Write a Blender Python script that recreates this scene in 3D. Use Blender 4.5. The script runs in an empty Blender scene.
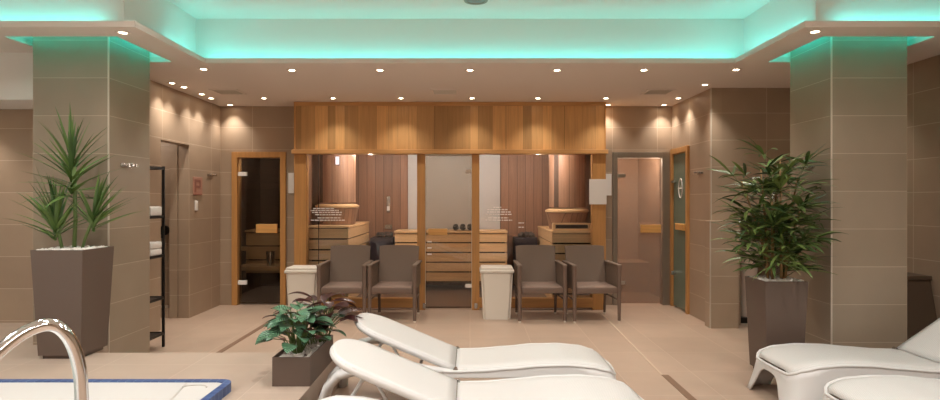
import bpy, bmesh, math, random
from mathutils import Vector, Matrix
S = bpy.context.scene
C = S.collection
PI = math.pi
R = math.radians

# ------------------------------------------------------------------ materials
def new_mat(name):
    m = bpy.data.materials.new(name); m.use_nodes = True
    nt = m.node_tree
    return m, nt, nt.nodes['Principled BSDF']
def srgb(r, g, b):
    f = lambda c: (c/255/12.92) if c/255 <= .04045 else ((c/255+.055)/1.055)**2.4
    return (f(r), f(g), f(b), 1)
def N(nt, t, **k):
    n = nt.nodes.new(t)
    for a, b in k.items(): setattr(n, a, b)
    return n
def L(nt, a, b): nt.links.new(a, b)
def math_node(nt, op, a, b=None, c=None):
    n = N(nt, 'ShaderNodeMath', operation=op)
    for i, v in enumerate((a, b, c)):
        if v is None: continue
        if isinstance(v, (int, float)): n.inputs[i].default_value = v
        else: L(nt, v, n.inputs[i])
    return n.outputs[0]
def plain(name, col, rough=.5, metal=0, bump=0, bscale=60, var=.0, spec=.5):
    m, nt, b = new_mat(name)
    b.inputs['Base Color'].default_value = col
    b.inputs['Roughness'].default_value = rough
    b.inputs['Metallic'].default_value = metal
    b.inputs['Specular IOR Level'].default_value = spec
    tc = N(nt, 'ShaderNodeTexCoord')
    nz = N(nt, 'ShaderNodeTexNoise'); nz.inputs['Scale'].default_value = bscale
    L(nt, tc.outputs['Object'], nz.inputs['Vector'])
    if var:
        mx = N(nt, 'ShaderNodeMix', data_type='RGBA')
        mx.inputs['A'].default_value = tuple(c*(1-var) for c in col[:3])+(1,)
        mx.inputs['B'].default_value = tuple(min(1, c*(1+var)) for c in col[:3])+(1,)
        nz2 = N(nt, 'ShaderNodeTexNoise'); nz2.inputs['Scale'].default_value = bscale/8
        L(nt, tc.outputs['Object'], nz2.inputs['Vector'])
        L(nt, nz2.outputs['Fac'], mx.inputs['Factor']); L(nt, mx.outputs['Result'], b.inputs['Base Color'])
    if bump:
        bp = N(nt, 'ShaderNodeBump'); bp.inputs['Strength'].default_value = bump; bp.inputs['Distance'].default_value = .01
        L(nt, nz.outputs['Fac'], bp.inputs['Height']); L(nt, bp.outputs['Normal'], b.inputs['Normal'])
    return m
def tile(name, c1, c2, grout, w=.6, h=.3, floor=False, rough=.45, mortar=.004, off=(0, 0, 0), offset=0.0):
    m, nt, b = new_mat(name)
    tc = N(nt, 'ShaderNodeTexCoord'); geo = N(nt, 'ShaderNodeNewGeometry')
    sp = N(nt, 'ShaderNodeSeparateXYZ'); mp = N(nt, 'ShaderNodeMapping')
    mp.inputs['Location'].default_value = off
    L(nt, tc.outputs['Object'], mp.inputs['Vector']); L(nt, mp.outputs['Vector'], sp.inputs[0])
    cb = N(nt, 'ShaderNodeCombineXYZ')
    if floor:
        L(nt, sp.outputs['X'], cb.inputs[0]); L(nt, sp.outputs['Y'], cb.inputs[1])
    else:
        sn = N(nt, 'ShaderNodeSeparateXYZ'); L(nt, geo.outputs['Normal'], sn.inputs[0])
        k = math_node(nt, 'GREATER_THAN', math_node(nt, 'ABSOLUTE', sn.outputs['X']), .6)
        u = math_node(nt, 'ADD', math_node(nt, 'MULTIPLY', sp.outputs['Y'], k),
                      math_node(nt, 'MULTIPLY', sp.outputs['X'], math_node(nt, 'SUBTRACT', 1.0, k)))
        L(nt, u, cb.inputs[0]); L(nt, sp.outputs['Z'], cb.inputs[1])
    br = N(nt, 'ShaderNodeTexBrick', offset=offset, squash=1.0)
    br.inputs['Scale'].default_value = 1; br.inputs['Brick Width'].default_value = w; br.inputs['Row Height'].default_value = h
    br.inputs['Mortar Size'].default_value = mortar; br.inputs['Mortar Smooth'].default_value = .3
    br.inputs['Color1'].default_value = c1; br.inputs['Color2'].default_value = c2; br.inputs['Mortar'].default_value = grout
    L(nt, cb.outputs[0], br.inputs['Vector'])
    # fine combed relief and mottling of the glazed tile
    nz = N(nt, 'ShaderNodeTexNoise'); nz.inputs['Scale'].default_value = 3.0; nz.inputs['Detail'].default_value = 5
    L(nt, tc.outputs['Object'], nz.inputs['Vector'])
    mx = N(nt, 'ShaderNodeMix', data_type='RGBA', blend_type='MULTIPLY'); mx.inputs['Factor'].default_value = 1
    rp = N(nt, 'ShaderNodeMapRange'); rp.inputs['To Min'].default_value = .86; rp.inputs['To Max'].default_value = 1.1
    L(nt, nz.outputs['Fac'], rp.inputs['Value'])
    L(nt, br.outputs['Color'], mx.inputs['A']); L(nt, rp.outputs['Result'], mx.inputs['B'])
    L(nt, mx.outputs['Result'], b.inputs['Base Color'])
    b.inputs['Roughness'].default_value = rough
    bp = N(nt, 'ShaderNodeBump', invert=True); bp.inputs['Strength'].default_value = .4; bp.inputs['Distance'].default_value = .004
    L(nt, br.outputs['Fac'], bp.inputs['Height']); L(nt, bp.outputs['Normal'], b.inputs['Normal'])
    return m
def wood(name, col, width=.12, axis='x', gap=.006, var=.25, rough=.5, irregular=0.0, grain_axis='z', gapdark=.25):
    """planks: boards side by side along `axis`, grain along `grain_axis`"""
    m, nt, b = new_mat(name)
    tc = N(nt, 'ShaderNodeTexCoord'); sp = N(nt, 'ShaderNodeSeparateXYZ'); L(nt, tc.outputs['Object'], sp.inputs[0])
    if axis == 'xy': u = math_node(nt, 'ADD', sp.outputs['X'], sp.outputs['Y'])
    else: u = sp.outputs[axis.upper()]
    if irregular:
        wv = math_node(nt, 'SINE', math_node(nt, 'MULTIPLY', u, 7.3))
        wv2 = math_node(nt, 'SINE', math_node(nt, 'MULTIPLY', u, 17.9))
        u = math_node(nt, 'ADD', u, math_node(nt, 'MULTIPLY', math_node(nt, 'ADD', wv, math_node(nt, 'MULTIPLY', wv2, .4)), irregular))
    s = math_node(nt, 'DIVIDE', u, width)
    idx = math_node(nt, 'FLOOR', s); fr = math_node(nt, 'FRACT', s)
    wn = N(nt, 'ShaderNodeTexWhiteNoise', noise_dimensions='1D'); L(nt, idx, wn.inputs['W'])
    mp = N(nt, 'ShaderNodeMapping')
    sc = {'x': (1.2, 22, 22), 'y': (22, 1.2, 22), 'z': (22, 22, 1.2)}[grain_axis]
    mp.inputs['Scale'].default_value = sc
    off = N(nt, 'ShaderNodeVectorMath', operation='ADD'); L(nt, tc.outputs['Object'], off.inputs[0])
    sc3 = N(nt, 'ShaderNodeVectorMath', operation='SCALE'); sc3.inputs['Scale'].default_value = 3.0
    L(nt, wn.outputs['Color'], sc3.inputs[0]); L(nt, sc3.outputs[0], off.inputs[1])
    L(nt, off.outputs[0], mp.inputs['Vector'])
    nz = N(nt, 'ShaderNodeTexNoise'); nz.inputs['Scale'].default_value = 1.6; nz.inputs['Detail'].default_value = 6; nz.inputs['Distortion'].default_value = .6
    L(nt, mp.outputs['Vector'], nz.inputs['Vector'])
    tone = math_node(nt, 'ADD', math_node(nt, 'MULTIPLY', wn.outputs['Value'], var*2), 1-var)
    grain = math_node(nt, 'ADD', math_node(nt, 'MULTIPLY', nz.outputs['Fac'], .55), .72)
    g1 = math_node(nt, 'LESS_THAN', fr, gap/width)
    gapv = math_node(nt, 'SUBTRACT', 1.0, math_node(nt, 'MULTIPLY', g1, 1-gapdark))
    f = math_node(nt, 'MULTIPLY', math_node(nt, 'MULTIPLY', tone, grain), gapv)
    mx = N(nt, 'ShaderNodeMix', data_type='RGBA', blend_type='MULTIPLY'); mx.inputs['Factor'].default_value = 1
    mx.inputs['A'].default_value = col; L(nt, f, mx.inputs['B'])
    L(nt, mx.outputs['Result'], b.inputs['Base Color']); b.inputs['Roughness'].default_value = rough
    bp = N(nt, 'ShaderNodeBump', invert=True); bp.inputs['Strength'].default_value = .5; bp.inputs['Distance'].default_value = .004
    L(nt, g1, bp.inputs['Height']); L(nt, bp.outputs['Normal'], b.inputs['Normal'])
    return m
def emit(name, col, st):
    m = bpy.data.materials.new(name); m.use_nodes = True; nt = m.node_tree; nt.nodes.clear()
    e = N(nt, 'ShaderNodeEmission'); e.inputs['Color'].default_value = col; e.inputs['Strength'].default_value = st
    o = N(nt, 'ShaderNodeOutputMaterial'); L(nt, e.outputs[0], o.inputs[0]); return m
def glass(name, tint=(.97, .97, .97, 1), refl=.07, rough=.0):
    m = bpy.data.materials.new(name); m.use_nodes = True; nt = m.node_tree; nt.nodes.clear()
    t = N(nt, 'ShaderNodeBsdfTransparent'); t.inputs['Color'].default_value = tint
    g = N(nt, 'ShaderNodeBsdfGlossy'); g.inputs['Roughness'].default_value = rough
    fr = N(nt, 'ShaderNodeFresnel'); fr.inputs['IOR'].default_value = 1.45
    ad = math_node(nt, 'MULTIPLY', fr.outputs[0], refl/.035)
    mx = N(nt, 'ShaderNodeMixShader'); L(nt, ad, mx.inputs[0]); L(nt, t.outputs[0], mx.inputs[1]); L(nt, g.outputs[0], mx.inputs[2])
    o = N(nt, 'ShaderNodeOutputMaterial'); L(nt, mx.outputs[0], o.inputs[0]); return m
def frosted(name, col, alpha):
    m = bpy.data.materials.new(name); m.use_nodes = True; nt = m.node_tree; nt.nodes.clear()
    t = N(nt, 'ShaderNodeBsdfTransparent'); t.inputs['Color'].default_value = col
    d = N(nt, 'ShaderNodeBsdfPrincipled'); d.inputs['Base Color'].default_value = col; d.inputs['Roughness'].default_value = .25
    mx = N(nt, 'ShaderNodeMixShader'); mx.inputs[0].default_value = alpha
    L(nt, t.outputs[0], mx.inputs[1]); L(nt, d.outputs[0], mx.inputs[2])
    o = N(nt, 'ShaderNodeOutputMaterial'); L(nt, mx.outputs[0], o.inputs[0]); return m
def leaf_mat(name, c1, c2, rough=.38, back=None):
    m, nt, b = new_mat(name)
    g = N(nt, 'ShaderNodeNewGeometry'); mx = N(nt, 'ShaderNodeMix', data_type='RGBA')
    mx.inputs['A'].default_value = c1; mx.inputs['B'].default_value = c2
    L(nt, g.outputs['Random Per Island'], mx.inputs['Factor'])
    out = mx.outputs['Result']
    if back:
        m2 = N(nt, 'ShaderNodeMix', data_type='RGBA'); L(nt, g.outputs['Backfacing'], m2.inputs['Factor'])
        L(nt, out, m2.inputs['A']); m2.inputs['B'].default_value = back; out = m2.outputs['Result']
    L(nt, out, b.inputs['Base Color'])
    b.inputs['Roughness'].default_value = rough
    b.inputs['Subsurface Weight'].default_value = .0
    return m
def calathea_mat(name, dark, light, back):
    m, nt, b = new_mat(name)
    uv = N(nt, 'ShaderNodeUVMap'); uv.uv_map = 'UVMap'
    sp = N(nt, 'ShaderNodeSeparateXYZ'); L(nt, uv.outputs[0], sp.inputs[0])
    a = math_node(nt, 'ABSOLUTE', math_node(nt, 'SUBTRACT', sp.outputs['X'], .5))
    s = math_node(nt, 'SINE', math_node(nt, 'MULTIPLY', math_node(nt, 'SUBTRACT', sp.outputs['Y'], math_node(nt, 'MULTIPLY', a, .5)), 50))
    f = math_node(nt, 'GREATER_THAN', s, .1)
    mx = N(nt, 'ShaderNodeMix', data_type='RGBA'); mx.inputs['A'].default_value = dark; mx.inputs['B'].default_value = light
    L(nt, f, mx.inputs['Factor'])
    g = N(nt, 'ShaderNodeNewGeometry')
    m2 = N(nt, 'ShaderNodeMix', data_type='RGBA'); L(nt, g.outputs['Backfacing'], m2.inputs['Factor'])
    L(nt, mx.outputs['Result'], m2.inputs['A']); m2.inputs['B'].default_value = back
    L(nt, m2.outputs['Result'], b.inputs['Base Color']); b.inputs['Roughness'].default_value = .35
    return m
def weave(name, c1, c2, sx=300, sy=300, rough=.5, bump=.5):
    m, nt, b = new_mat(name)
    tc = N(nt, 'ShaderNodeTexCoord')
    ck = N(nt, 'ShaderNodeTexChecker'); ck.inputs['Scale'].default_value = sx
    ck.inputs['Color1'].default_value = c1; ck.inputs['Color2'].default_value = c2
    L(nt, tc.outputs['Object'], ck.inputs['Vector'])
    L(nt, ck.outputs['Color'], b.inputs['Base Color']); b.inputs['Roughness'].default_value = rough
    bp = N(nt, 'ShaderNodeBump'); bp.inputs['Strength'].default_value = bump; bp.inputs['Distance'].default_value = .002
    L(nt, ck.outputs['Fac'], bp.inputs['Height']); L(nt, bp.outputs['Normal'], b.inputs['Normal'])
    return m

M = {}
M['wall'] = tile('brown_tile', srgb(172, 150, 128), srgb(164, 142, 121), srgb(194, 174, 152), off=(0, 0, -.27), rough=.42)
M['pillar'] = tile('pillar_tile', srgb(152, 136, 117), srgb(146, 130, 111), srgb(182, 164, 142), off=(0, 0, -.27), mortar=.003, rough=.4)
M['room_tile'] = tile('steam_tile', srgb(194, 176, 162), srgb(186, 168, 154), srgb(204, 188, 174), off=(0, 0, -.27))
M['floor'] = tile('floor_tile', srgb(181, 157, 138), srgb(174, 150, 131), srgb(196, 173, 153), w=.6, h=.6, floor=True, rough=.42, mortar=.003)
M['deck'] = tile('deck_tile', srgb(186, 166, 149), srgb(181, 161, 144), srgb(200, 181, 164), w=.6, h=.6, floor=True, rough=.45, mortar=.003, off=(.14, .1, 0))
M['paint'] = plain('ceiling_paint', srgb(226, 214, 204), .8, bump=.02)
M['white_paint'] = plain('white_paint', srgb(236, 232, 226), .8)
M['frieze'] = wood('frieze_wood', srgb(196, 150, 96), .155, 'x', .004, .3, irregular=.05, rough=.42, gapdark=.6)
M['beam'] = wood('beam_wood', srgb(196, 146, 90), 5, 'x', .0, .05, grain_axis='x', rough=.42)
M['post'] = wood('post_wood', srgb(192, 140, 82), 5, 'x', .0, .05, grain_axis='z', rough=.42)
M['dark_planks'] = wood('dark_planks', srgb(150, 112, 88), .135, 'xy', .006, .16, rough=.5)
M['light_planks'] = wood('light_planks', srgb(164, 126, 100), .09, 'xy', .005, .12, rough=.5)
M['black_planks'] = wood('burnt_planks', srgb(84, 60, 44), .12, 'z', .006, .15, grain_axis='x')
M['bench'] = wood('bench_wood', srgb(226, 190, 142), 3, 'z', 0, .1, grain_axis='x')
M['bench_red'] = wood('bench_red_wood', srgb(172, 118, 84), 3, 'z', 0, .1, grain_axis='x')
M['gap'] = plain('dark_gap', srgb(40, 28, 20), .8)
M['trim_metal'] = plain('trim_metal', srgb(205, 195, 180), .35, .3)
M['alu'] = plain('aluminium', srgb(160, 150, 138), .35, .8)
M['chrome'] = plain('chrome', srgb(225, 225, 225), .06, 1)
M['steel'] = plain('brushed_steel', srgb(190, 188, 184), .25, 1)
M['black'] = plain('black_metal', srgb(28, 26, 25), .4, .3)
M['drain'] = plain('drain_metal', srgb(128, 100, 80), .5, .1)
M['joint'] = plain('pale_joint', srgb(200, 180, 158), .6)
M['glass'] = glass('clear_glass', (.96, .96, .96, 1), .04)
M['glass_smoke'] = glass('smoked_glass', (.75, .72, .68, 1), .05)
M['frost'] = frosted('green_frosted_glass', srgb(118, 134, 118), .85)
M['frost2'] = frosted('hazy_door_glass', srgb(214, 200, 188), .22)
M['grey_wall'] = plain('grey_panel', srgb(198, 198, 196), .6, var=.05, bscale=30)
M['resin'] = None
M['paper'] = plain('white_paper', srgb(236, 232, 228), .7)
M['white_plastic'] = plain('white_plastic', srgb(232, 222, 206), .4)
M['bin'] = plain('bin_plastic', srgb(214, 205, 192), .42)
M['planter'] = plain('planter_resin', srgb(98, 82, 72), .55, bump=.05, bscale=200)
M['soil'] = plain('planter_soil', srgb(50, 40, 32), .9, bump=.6, bscale=60)
M['pebble'] = plain('white_pebble', srgb(225, 220, 210), .6)
M['towel'] = plain('white_towel', srgb(232, 226, 220), .95, bump=.6, bscale=250)
M['towel_dark'] = plain('slate_towel', srgb(74, 82, 86), .95, bump=.6, bscale=250)
M['leaf_spike'] = leaf_mat('dracaena_leaf', srgb(44, 78, 38), srgb(120, 148, 76))
M['leaf_palm'] = leaf_mat('bamboo_palm_leaf', srgb(36, 64, 32), srgb(122, 142, 76))
M['cane'] = plain('cane', srgb(142, 112, 72), .6, bump=.3, bscale=40)
M['cane_green'] = plain('green_cane', srgb(92, 112, 58), .5, bump=.3, bscale=40)
M['cal_green'] = calathea_mat('calathea_green', srgb(28, 64, 42), srgb(104, 146, 112), srgb(92, 34, 36))
M['cal_red'] = calathea_mat('calathea_red', srgb(46, 20, 22), srgb(66, 30, 28), srgb(110, 40, 42))
M['wicker'] = weave('wicker', srgb(140, 119, 102), srgb(98, 82, 70), 130, 130, .6, .6)
M['chair_frame'] = plain('chair_frame', srgb(108, 88, 76), .5)
M['cushion'] = weave('seat_weave', srgb(146, 122, 108), srgb(120, 100, 88), 160, 160, .7, .3)
M['blue'] = tile('pool_mosaic', srgb(52, 74, 122), srgb(70, 94, 140), srgb(110, 132, 165), w=.05, h=.05, floor=True, mortar=.002)
M['acrylic'] = plain('white_acrylic', srgb(216, 213, 208), .22)
M['water'] = glass('water', (.9, .97, .97, 1), .06)
M['red_sign'] = plain('rose_sign', srgb(176, 130, 112), .45)
M['red_sign2'] = plain('rose_sign_mark', srgb(146, 98, 84), .45)
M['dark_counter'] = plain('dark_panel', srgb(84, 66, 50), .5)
M['handle_wood'] = wood('handle_wood', srgb(214, 160, 92), 3, 'z', 0, .05, grain_axis='x')
M['lamp'] = emit('downlight_glow', (1, .80, .58, 1), 30)
M['sauna_lamp'] = emit('sauna_lamp_glow', (1, .80, .80, 1), 1.4)
M['led'] = emit('teal_led', (.11, .82, .78, 1), 15)
M['led_slot'] = emit('teal_slot_led', (.0, .70, .60, 1), 16)
M['stove'] = plain('stove_case', srgb(48, 46, 56), .5, .3)
M['stone'] = plain('stove_stone', srgb(80, 74, 70), .9, bump=.6, bscale=30)
M['fountain'] = plain('glazed_ceramic', srgb(228, 205, 190), .25)
# lounger resin: woven look of small perforations
def resin():
    m, nt, b = new_mat('white_resin')
    tc = N(nt, 'ShaderNodeTexCoord')
    mp = N(nt, 'ShaderNodeMapping'); mp.inputs['Scale'].default_value = (110, 70, 1); L(nt, tc.outputs['Object'], mp.inputs['Vector'])
    br = N(nt, 'ShaderNodeTexBrick'); br.inputs['Scale'].default_value = 1; br.inputs['Brick Width'].default_value = 1.0; br.inputs['Row Height'].default_value = 1.0
    br.inputs['Mortar Size'].default_value = .16; br.inputs['Mortar Smooth'].default_value = .4
    L(nt, mp.outputs[0], br.inputs['Vector'])
    mx = N(nt, 'ShaderNodeMix', data_type='RGBA'); mx.inputs['A'].default_value = srgb(216, 214, 210); mx.inputs['B'].default_value = srgb(203, 200, 196)
    L(nt, br.outputs['Fac'], mx.inputs['Factor']); L(nt, mx.outputs['Result'], b.inputs['Base Color'])
    bp = N(nt, 'ShaderNodeBump', invert=True); bp.inputs['Strength'].default_value = .12; bp.inputs['Distance'].default_value = .002
    L(nt, br.outputs['Fac'], bp.inputs['Height']); L(nt, bp.outputs['Normal'], b.inputs['Normal'])
    b.inputs['Roughness'].default_value = .45
    return m
M['resin'] = resin()
M['resin_plain'] = plain('smooth_resin', srgb(214, 212, 209), .4)

# ------------------------------------------------------------------ mesh helpers
def box(bm, x0, x1, y0, y1, z0, z1, bev=0, rot=None):
    x0, x1 = min(x0, x1), max(x0, x1)
    vs = [bm.verts.new((x, y, z)) for x in (x0, x1) for y in (y0, y1) for z in (z0, z1)]
    fs = [(0, 1, 3, 2), (4, 6, 7, 5), (0, 4, 5, 1), (2, 3, 7, 6), (0, 2, 6, 4), (1, 5, 7, 3)]
    F = [bm.faces.new([vs[i] for i in f]) for f in fs]
    if rot is not None:
        c, mt = rot
        bmesh.ops.rotate(bm, verts=vs, cent=c, matrix=mt)
    if bev:
        es = list({e for f in F for e in f.edges})
        bmesh.ops.bevel(bm, geom=es, offset=bev, segments=2, affect='EDGES', profile=.5)
def ring(c, ax1, ax2, r, n, r2=None):
    return [c + ax1*(r*math.cos(2*PI*i/n)) + ax2*((r2 or r)*math.sin(2*PI*i/n)) for i in range(n)]
def tube(bm, pts, r, n=10, r2=None, caps=True, up=None):
    """tube through points; r a number or a list; r2 second half axis for a flattened section"""
    pts = [Vector(p) for p in pts]; rs = r if isinstance(r, (list, tuple)) else [r]*len(pts)
    prev = None; rings = []
    ref = Vector(up) if up else None
    for i, p in enumerate(pts):
        d = (pts[min(i+1, len(pts)-1)] - pts[max(i-1, 0)]).normalized()
        if ref is not None: a = ref - d*ref.dot(d)
        elif prev is None:
            a = Vector((0, 0, 1)) if abs(d.z) < .9 else Vector((1, 0, 0)); a = a - d*a.dot(d)
        else: a = prev - d*prev.dot(d)
        a.normalize(); prev = a; b = d.cross(a)
        rings.append([bm.verts.new(v) for v in ring(p, a, b, rs[i], n, r2[i] if isinstance(r2, list) else r2)])
    for k in range(len(rings)-1):
        for i in range(n):
            j = (i+1) % n
            bm.faces.new((rings[k][i], rings[k][j], rings[k+1][j], rings[k+1][i]))
    if caps:
        bm.faces.new(rings[0][::-1]); bm.faces.new(rings[-1])
def lathe(bm, prof, n=24, c=(0, 0, 0), a0=0, a1=2*PI):
    full = abs(a1-a0-2*PI) < 1e-6; k = n if full else n+1
    rings = [[bm.verts.new((c[0]+r*math.cos(a0+(a1-a0)*i/n), c[1]+r*math.sin(a0+(a1-a0)*i/n), c[2]+z)) for i in range(k)] for r, z in prof]
    for q in range(len(rings)-1):
        for i in range(n):
            j = (i+1) % k
            bm.faces.new((rings[q][i], rings[q][j], rings[q+1][j], rings[q+1][i]))
def prism(bm, poly, z0, z1, axis='z'):
    def P(a, b, c): return {'z': (a, b, c), 'y': (a, c, b), 'x': (c, a, b)}[axis]
    A = [bm.verts.new(P(a, b, z0)) for a, b in poly]; B = [bm.verts.new(P(a, b, z1)) for a, b in poly]
    n = len(poly)
    bm.faces.new(A); bm.faces.new(B[::-1])
    for i in range(n): bm.faces.new((A[i], B[i], B[(i+1) % n], A[(i+1) % n]))
def BM(): return bmesh.new()
def obj(name, bm, mat, parent=None, smooth=False, loc=None, normals=True):
    if normals: bmesh.ops.recalc_face_normals(bm, faces=bm.faces)
    me = bpy.data.meshes.new(name); bm.to_mesh(me); bm.free()
    me.materials.append(mat)
    if smooth:
        for p in me.polygons: p.use_smooth = True
        if smooth == 'auto':
            me.set_sharp_from_angle(angle=R(35))
    o = bpy.data.objects.new(name, me); C.objects.link(o)
    if parent: o.parent = parent
    if loc: o.location = loc
    return o
def part(name, mat, parent, boxes, bev=0, smooth=False):
    bm = BM()
    for b in boxes: box(bm, *b, bev=bev)
    return obj(name, bm, mat, parent, smooth)
def tag(o, label, cat, group=None, kind=None):
    if label: o['label'] = label
    if cat: o['category'] = cat
    if group: o['group'] = group
    if kind: o['kind'] = kind
    return o
def thing(name, label, cat, loc=(0, 0, 0), rz=0, group=None):
    o = bpy.data.objects.new(name, None); C.objects.link(o); o.empty_display_size = .1
    o.location = loc; o.rotation_euler = (0, 0, rz)
    return tag(o, label, cat, group)
def struct(name, mat, boxes, label, origin=None, cat=None):
    bm = BM()
    ox = origin or (0, 0, 0)
    for b in boxes: box(bm, b[0]-ox[0], b[1]-ox[0], b[2]-ox[1], b[3]-ox[1], b[4]-ox[2], b[5]-ox[2])
    o = obj(name, bm, mat, loc=ox)
    return tag(o, label, cat or name.split('_')[0], kind='structure')
def dup(root, loc, rz=None, label=None, group=None):
    r = root.copy(); C.objects.link(r); r.location = loc
    if rz is not None: r.rotation_euler = (0, 0, rz)
    if label: r['label'] = label
    if group: r['group'] = group
    for ch in list(root.children):
        c = ch.copy(); C.objects.link(c); c.parent = r
        for g in ch.children:
            d = g.copy(); C.objects.link(d); d.parent = c
    return r

# ================================================================== SETTING
ZC = 2.65        # soffit underside
ZU = 3.10        # raised ceiling
LIP = .045
struct('floor', M['floor'], [(-6.2, 4.2, -2.6, 9.7, -.1, 0)], 'large beige tiled floor running from the pool deck to the saunas')
# raised pool deck: L-shaped, carries the pillar plinth
bm = BM()
prism(bm, [(-6, -2.5), (-.985, -2.5), (-.985, 4.42), (-2.87, 4.42), (-2.87, 4.66), (-3.47, 4.66), (-3.47, 5.5), (-6, 5.5)], 0.0, .25)
dk = obj('floor_deck', bm, M['deck']); tag(dk, 'raised pale tiled pool deck one step above the main floor', 'floor', kind='structure')
tag(part('drain_channel', M['drain'], None, [(-2.325, -2.275, 4.6, 7.2, 0, .004)]), 'dark slot drain in the floor leading from the deck edge toward the leafy trough', 'drain')
tag(part('drain_channel', M['drain'], None, [(1.53, 1.585, 1.0, 4.69, 0, .004)]), 'dark slot drain in the floor to the right of the two middle loungers', 'drain')
bm = BM()
prism(bm, [(1.53, 4.70), (1.545, 4.70), (1.635, 7.3), (1.62, 7.3)], 0, .003)
o = obj('trim_1', bm, M['joint']); tag(o, 'pale joint line in the floor running on from the right drain', 'trim', kind='structure')

# walls
struct('wall_left', M['wall'], [(-3.46, -3.33, 5.5, 6.32, 0, ZC), (-3.46, -3.33, 6.96, 7.95, 0, ZC), (-3.46, -3.33, 6.32, 6.96, 2.05, ZC)],
       'brown tiled side wall with a shower doorway', origin=(-3.33, 6.96, 0))
struct('wall_far_left', M['wall'], [(-6.0, -3.46, 5.5, 5.62, 0, ZC)], 'brown tiled wall behind the left pillar', origin=(-3.46, 5.5, 0))
struct('wall_outer_left', M['wall'], [(-6.12, -6.0, -2.6, 5.62, 0, ZU)], 'brown tiled outer wall left of the pool', origin=(-6, 5.5, 0))
struct('wall_behind', M['wall'], [(-6.12, 4.16, -2.6, -2.5, 0, ZU)], 'brown tiled wall behind the viewer', origin=(0, -2.5, 0))
struct('wall_right', M['wall'], [(4.04, 4.16, -2.6, 6.67, 0, ZU)], 'brown tiled wall at the far right behind the pillar', origin=(4.04, 6.55, 0))
struct('wall_back', M['wall'], [(-3.46, -3.17, 7.83, 7.95, 0, ZC), (-3.17, -2.45, 7.83, 7.95, 2.04, ZC), (-2.45, -2.24, 7.83, 7.95, 0, ZC),
       (-2.24, 1.73, 7.83, 7.95, 2.2, ZC),
       (1.73, 1.90, 7.83, 7.95, 0, ZC), (1.90, 2.65, 7.83, 7.95, 2.04, ZC), (2.65, 2.81, 7.83, 7.95, 0, ZC)],
       'brown tiled back wall beside and above the saunas', origin=(1.9, 7.83, 0))
struct('wall_right_passage', M['wall'], [(2.69, 2.81, 6.55, 7.19, 0, ZC), (2.69, 2.81, 7.19, 7.81, 2.07, ZC), (2.69, 2.81, 7.81, 7.83, 0, ZC)],
       'short brown tiled side wall holding the green glass door', origin=(2.69, 7.19, 0))
struct('wall_back_right', M['wall'], [(2.81, 3.02, 6.55, 6.67, 0, ZC), (3.02, 3.6, 6.55, 6.67, 1.2, ZC), (3.6, 4.04, 6.55, 6.67, 0, ZC), (3.02, 3.6, 7.05, 7.1, 0, 1.25)],
       'brown tiled wall facing the loungers behind the bamboo palm', origin=(2.71, 6.55, 0))
struct('wall_ledge', M['wall'], [(2.62, 2.93, 6.40, 6.549, 0, 1.175)], 'low tiled half-height block at the foot of the wall left of the bamboo palm', origin=(2.62, 6.4, 0))
# corner strips
tr = lambda n, x, y, z0, z1, lab: struct(n, M['trim_metal'], [(x-.006, x+.006, y-.006, y+.006, z0, z1)], lab)
tr('trim_2', 2.69, 6.55, 1.18, ZC, 'thin pale edge strip on the corner of the right passage wall')
tr('trim_4', 2.62, 6.40, 0, 1.175, 'thin pale edge strip on the corner of the low tiled block')
# pillars
for nm, x0, lab in (('wall_pillar_left', -3.47, 'square tiled pillar behind the spiky potted plant'), ('wall_pillar_right', 2.87, 'square tiled pillar right of the bamboo palm')):
    p = struct(nm, M['pillar'], [(x0, x0+.6, 4.66, 5.26, 0, 2.86)], lab, origin=(x0, 4.66, 0), cat='pillar')
    xi = x0+.6 if x0 < 0 else x0
    ps = obj('corner_strip', (lambda b: (box(b, xi-x0-.005, xi-x0+.005, -.004, .006, 0, 2.86), b)[1])(BM()), M['trim_metal'], p)
# skirting of the sauna front etc.
# ceiling pieces
sl = []
zt = ZC+LIP
sl += [(-6, 4.04, 5.36, 7.95, ZC, zt), ]
for s in (-1, 1):
    o_ = -6 if s < 0 else 4.04
    a, b_ = sorted((s*2.42, s*2.70)); sl.append((a, b_, 4.24, 5.36, ZC, zt))
    a, b_ = sorted((s*3.56, o_)); sl.append((a, b_, 4.24, 5.36, ZC, zt))
    a, b_ = sorted((s*2.70, s*3.56)); sl.append((a, b_, 4.24, 4.49, ZC, zt)); sl.append((a, b_, 5.32, 5.36, ZC, zt))
ce = struct('ceiling', M['paint'], sl, 'lowered plaster ceiling with downlights around the raised cove')
# slot recess boxes above the pillars
for i, s in enumerate((-1, 1)):
    a, b_ = sorted((s*2.70, s*3.56)); o = .03
    struct('ceiling_slot_%s' % ('left' if s < 0 else 'right'), M['white_paint'],
           [(a-o, b_+o, 4.49-o, 4.49, zt, 2.90), (a-o, b_+o, 5.32, 5.32+o, zt, 2.90), (a-o, a, 4.49, 5.32, zt, 2.90), (b_, b_+o, 4.49, 5.32, zt, 2.90),
            (a-o, b_+o, 4.49-o, 5.32+o, 2.90, 2.93)], 'recessed lit slot around the %s pillar head' % ('left' if s < 0 else 'right'))
    # LED strip round the slot, just above the lip
    bm = BM(); q = .012; z0, z1 = 2.80, 2.815
    box(bm, a, b_, 4.492, 4.492+q, z0, z1); box(bm, a, a+q, 4.51, 5.30, z0, z1); box(bm, b_-q, b_, 4.51, 5.30, z0, z1); box(bm, a, b_, 5.318-q, 5.318, z0, z1)
    tag(obj('led_strip', bm, M['led_slot']), 'teal light strip inside the slot around the %s pillar head' % ('left' if s < 0 else 'right'), 'light strip', 'teal strips in the pillar slots')
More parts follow.
